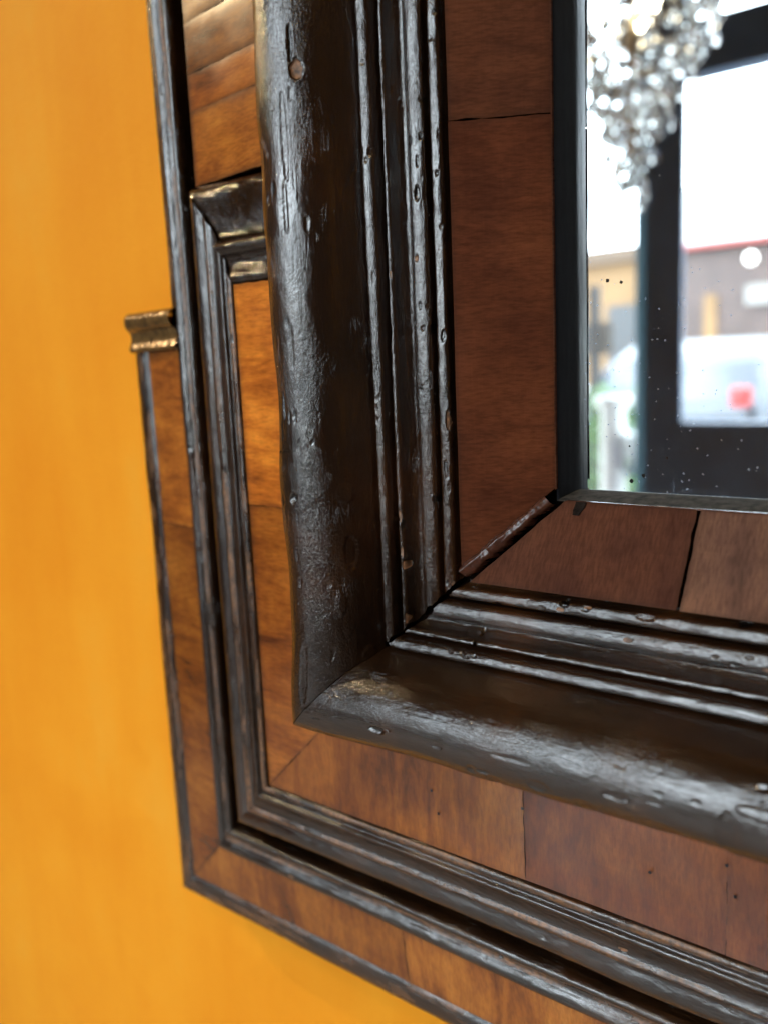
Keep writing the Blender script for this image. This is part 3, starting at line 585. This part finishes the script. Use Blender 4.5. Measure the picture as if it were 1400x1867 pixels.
# ------------------------------------------------------------------ the street
ASPH = simple('grey_asphalt', (0.11, 0.11, 0.11), 0.8, var=0.15, scale=40); PAVE = simple('pale_paving', (0.55, 0.54, 0.50), 0.8, var=0.1, scale=12)
structure(box('pavement', -14, 12, -5.2, -L0-0.10, -0.12, -0.01, PAVE)); structure(box('road', -14, 12, -12.0, -5.2, -0.3, -0.13, ASPH)); structure(box('pavement', -14, 12, -14.2, -12.0, -0.12, -0.0, PAVE))
REND = simple('white_render', (0.80, 0.80, 0.78), 0.8, var=0.03); TAN = simple('tan_stone', (0.15, 0.085, 0.035), 0.8, var=0.15, scale=2); SHOPD = simple('brown_shop_timber', (0.045, 0.028, 0.024), 0.6, var=0.3, scale=3)
bl = tag(empty('white_building', (0, -14.2, 0)), 'white rendered building with dark brown ground floor across the street', 'building')
box('wall', -4.95, 6.0, -4, 0.0, 3.0, 3.9, REND, bl); box('ground_storey', -4.95, 6.0, -4, 0.02, 0, 2.9, SHOPD, bl)
box('fascia', -4.95, 6.0, -0.1, 0.25, 2.93, 3.0, simple('red_fascia', (0.22, 0.03, 0.025), 0.5), bl)
box('door', -4.4, -4.2, 0.02, 0.06, 0, 2.2, TAN, bl); box('shop_sign', -3.75, -2.9, 0.02, 0.10, 2.0, 2.3, simple('faded_sign', (0.16, 0.15, 0.14), 0.6), bl)
lathe('globe_lamp', [(0, -0.09), (0.065, -0.065), (0.09, 0), (0.065, 0.065), (0, 0.09)], emit('white_globe', (1, 0.97, 0.9), 6.0), bl, 12, (-3.62, 0.3, 2.68))
b2 = tag(empty('tan_building', (0, -15.0, 0)), 'tan stone house front beside the white building', 'building')
box('wall', -12, -5.0, -4, 0.0, 0, 2.95, TAN, b2); box('roof', -12.1, -4.99, -4, 0.2, 2.95, 3.2, PLASTER, b2)
for k in range(4): box('window', -11.2+k*1.6, -10.4+k*1.6, 0.0, 0.05, 1.0, 2.2, bpy.data.materials.get('dark_pane') or simple('dark_pane', (0.012, 0.014, 0.016), 0.3), b2)

def car(name, x, y, rz, paint, label, L_=4.3, hgt=1.45, van=False, tz=0.78):
    o = tag(empty(name, (x, y, -0.13), rz), label, 'car', 'vehicles parked in the street')
    h = L_/2
    if van: prof = [(-h, 0.35), (-h, 1.0), (-h+0.05, 1.75), (-h+0.25, 1.9), (h-1.3, 1.9), (h-0.75, 1.15), (h-0.1, 0.95), (h, 0.6), (h, 0.3)]
    else: prof = [(-h, 0.4), (-h+0.02, 0.85), (-h+0.25, 0.98), (-h+0.75, 1.38), (-h+1.2, hgt), (-h+2.3, hgt), (-h+3.0, 1.0), (h-0.3, 0.85), (h, 0.6), (h, 0.3)]
    bm = bmesh.new(); W2 = 0.86
    def half(z): return W2 if z < 1.0 else W2-(z-1.0)*0.35
    A = [bm.verts.new((a, -half(b), b)) for a, b in prof]; Bv = [bm.verts.new((a, half(b), b)) for a, b in prof]
    bm.faces.new(A); bm.faces.new(Bv[::-1]); n = len(prof)
    for i in range(n): bm.faces.new((A[i], Bv[i], Bv[(i+1) % n], A[(i+1) % n]))
    bmesh.ops.bevel(bm, geom=list(bm.edges), offset=0.05, segments=2, affect='EDGES')
    from_bm('body', bm, paint, o, True)
    GL_ = bpy.data.materials.get('car_glass') or simple('car_glass', (0.03, 0.05, 0.06), 0.08)
    for sgn in (-1, 1):
        if van: pts = [(h-1.9, 1.05), (h-1.9, 1.7), (h-1.35, 1.7), (h-0.95, 1.15)]
        else: pts = [(-h+0.75, 1.02), (-h+1.15, 1.36), (-h+2.25, 1.36), (-h+2.85, 1.02)]
        bm = bmesh.new(); vs = [bm.verts.new((a, sgn*(half(b)+0.012), b)) for a, b in pts]; vs2 = [bm.verts.new((a, sgn*(half(b)-0.03), b)) for a, b in pts]
        bm.faces.new(vs); bm.faces.new(vs2[::-1])
        for i in range(4): bm.faces.new((vs[i], vs2[i], vs2[(i+1) % 4], vs[(i+1) % 4]))
        from_bm('side_window', bm, GL_, o)
        for wx in (-h+0.85, h-0.85):
            wl = lathe('wheel', [(0.0, -0.1), (0.30, -0.1), (0.33, -0.06), (0.33, 0.06), (0.30, 0.1), (0.0, 0.1)], bpy.data.materials.get('tyre') or simple('tyre', (0.02, 0.02, 0.02), 0.8), o, 20)
            wl.rotation_euler = (math.radians(90), 0, 0); wl.location = (wx, sgn*0.82, 0.33)
            rm = lathe('rim', [(0.0, -0.108), (0.20, -0.108), (0.21, -0.10), (0.21, 0.10), (0.20, 0.108), (0, 0.108)], BRASS if False else WHITE, wl, 16)
        box('tail_light', -h-0.03, -h+0.06, min(sgn*0.66, sgn*0.82), max(sgn*0.66, sgn*0.82), tz, tz+0.17, TAIL, o, 0.03)
        box('headlight', h-0.06, h+0.02, min(sgn*0.55, sgn*0.80), max(sgn*0.55, sgn*0.80), 0.58, 0.74, WHITE, o, 0.01)
    box('number_plate', -h-0.02, -h+0.02, -0.26, 0.26, 0.5, 0.61, WHITE, o)
    return o
TAIL = simple('red_lamp_glass', (0.30, 0.012, 0.012), 0.3)
car('white_van', 0.55, -9.4, 0.0, WHITE, 'white van parked across the street beyond the right pane', 4.9, van=True)
car('grey_car', -2.46, -9.15, math.radians(-90), simple('slate_blue_paint', (0.012, 0.020, 0.032), 0.3), 'slate grey car seen from behind with red tail lamps', hgt=1.55, tz=0.98)
car('white_car', -4.9, -8.5, 0.0, simple('silver_white_paint', (0.7, 0.72, 0.74), 0.25), 'silver white car seen past the left pane')
# hedge in planter
LEAF = simple('hedge_leaf', (0.06, 0.13, 0.04), 0.6, var=0.4, scale=9)
def hedge(x, y, label, n=900):
    o = tag(empty('hedge_planter', (x, y, -0.01)), label, 'planter')
    box('trough', -0.3, 0.3, -0.18, 0.18, 0, 0.45, STEEL, o, 0.01)
    v = []; f = []
    for k in range(n):
        c_ = Vector((random.uniform(-.3, .3), random.uniform(-.2, .2), random.uniform(0.42, 1.15))); a = Vector((random.gauss(0, 1), random.gauss(0, 1), random.gauss(0, 1))).normalized(); b = a.orthogonal().normalized(); c2 = a.cross(b)
        bb = len(v); v += [tuple(c_+b*0.035), tuple(c_+c2*0.018), tuple(c_-b*0.035), tuple(c_-c2*0.018)]; f.append((bb, bb+1, bb+2, bb+3))
    mesh_obj('foliage', v, np.array(f), LEAF, o, False)
hedge(-1.78, -4.4, 'clipped hedge in a dark trough outside the mullion'); 
# hanging board sign outside
POSTM = simple('dark_post_paint', (0.008, 0.008, 0.008), 0.7)
sg = tag(empty('hanging_sign', (-2.05, -5.0, 0)), 'dark board sign on a post outside the left pane', 'sign')
box('post', -0.03, 0.03, -0.03, 0.03, 0, 1.75, POSTM, sg); box('board', -0.20, 0.12, -0.02, 0.02, 1.32, 1.52, simple('weathered_board', (0.02, 0.016, 0.012), 0.7), sg, 0.004)
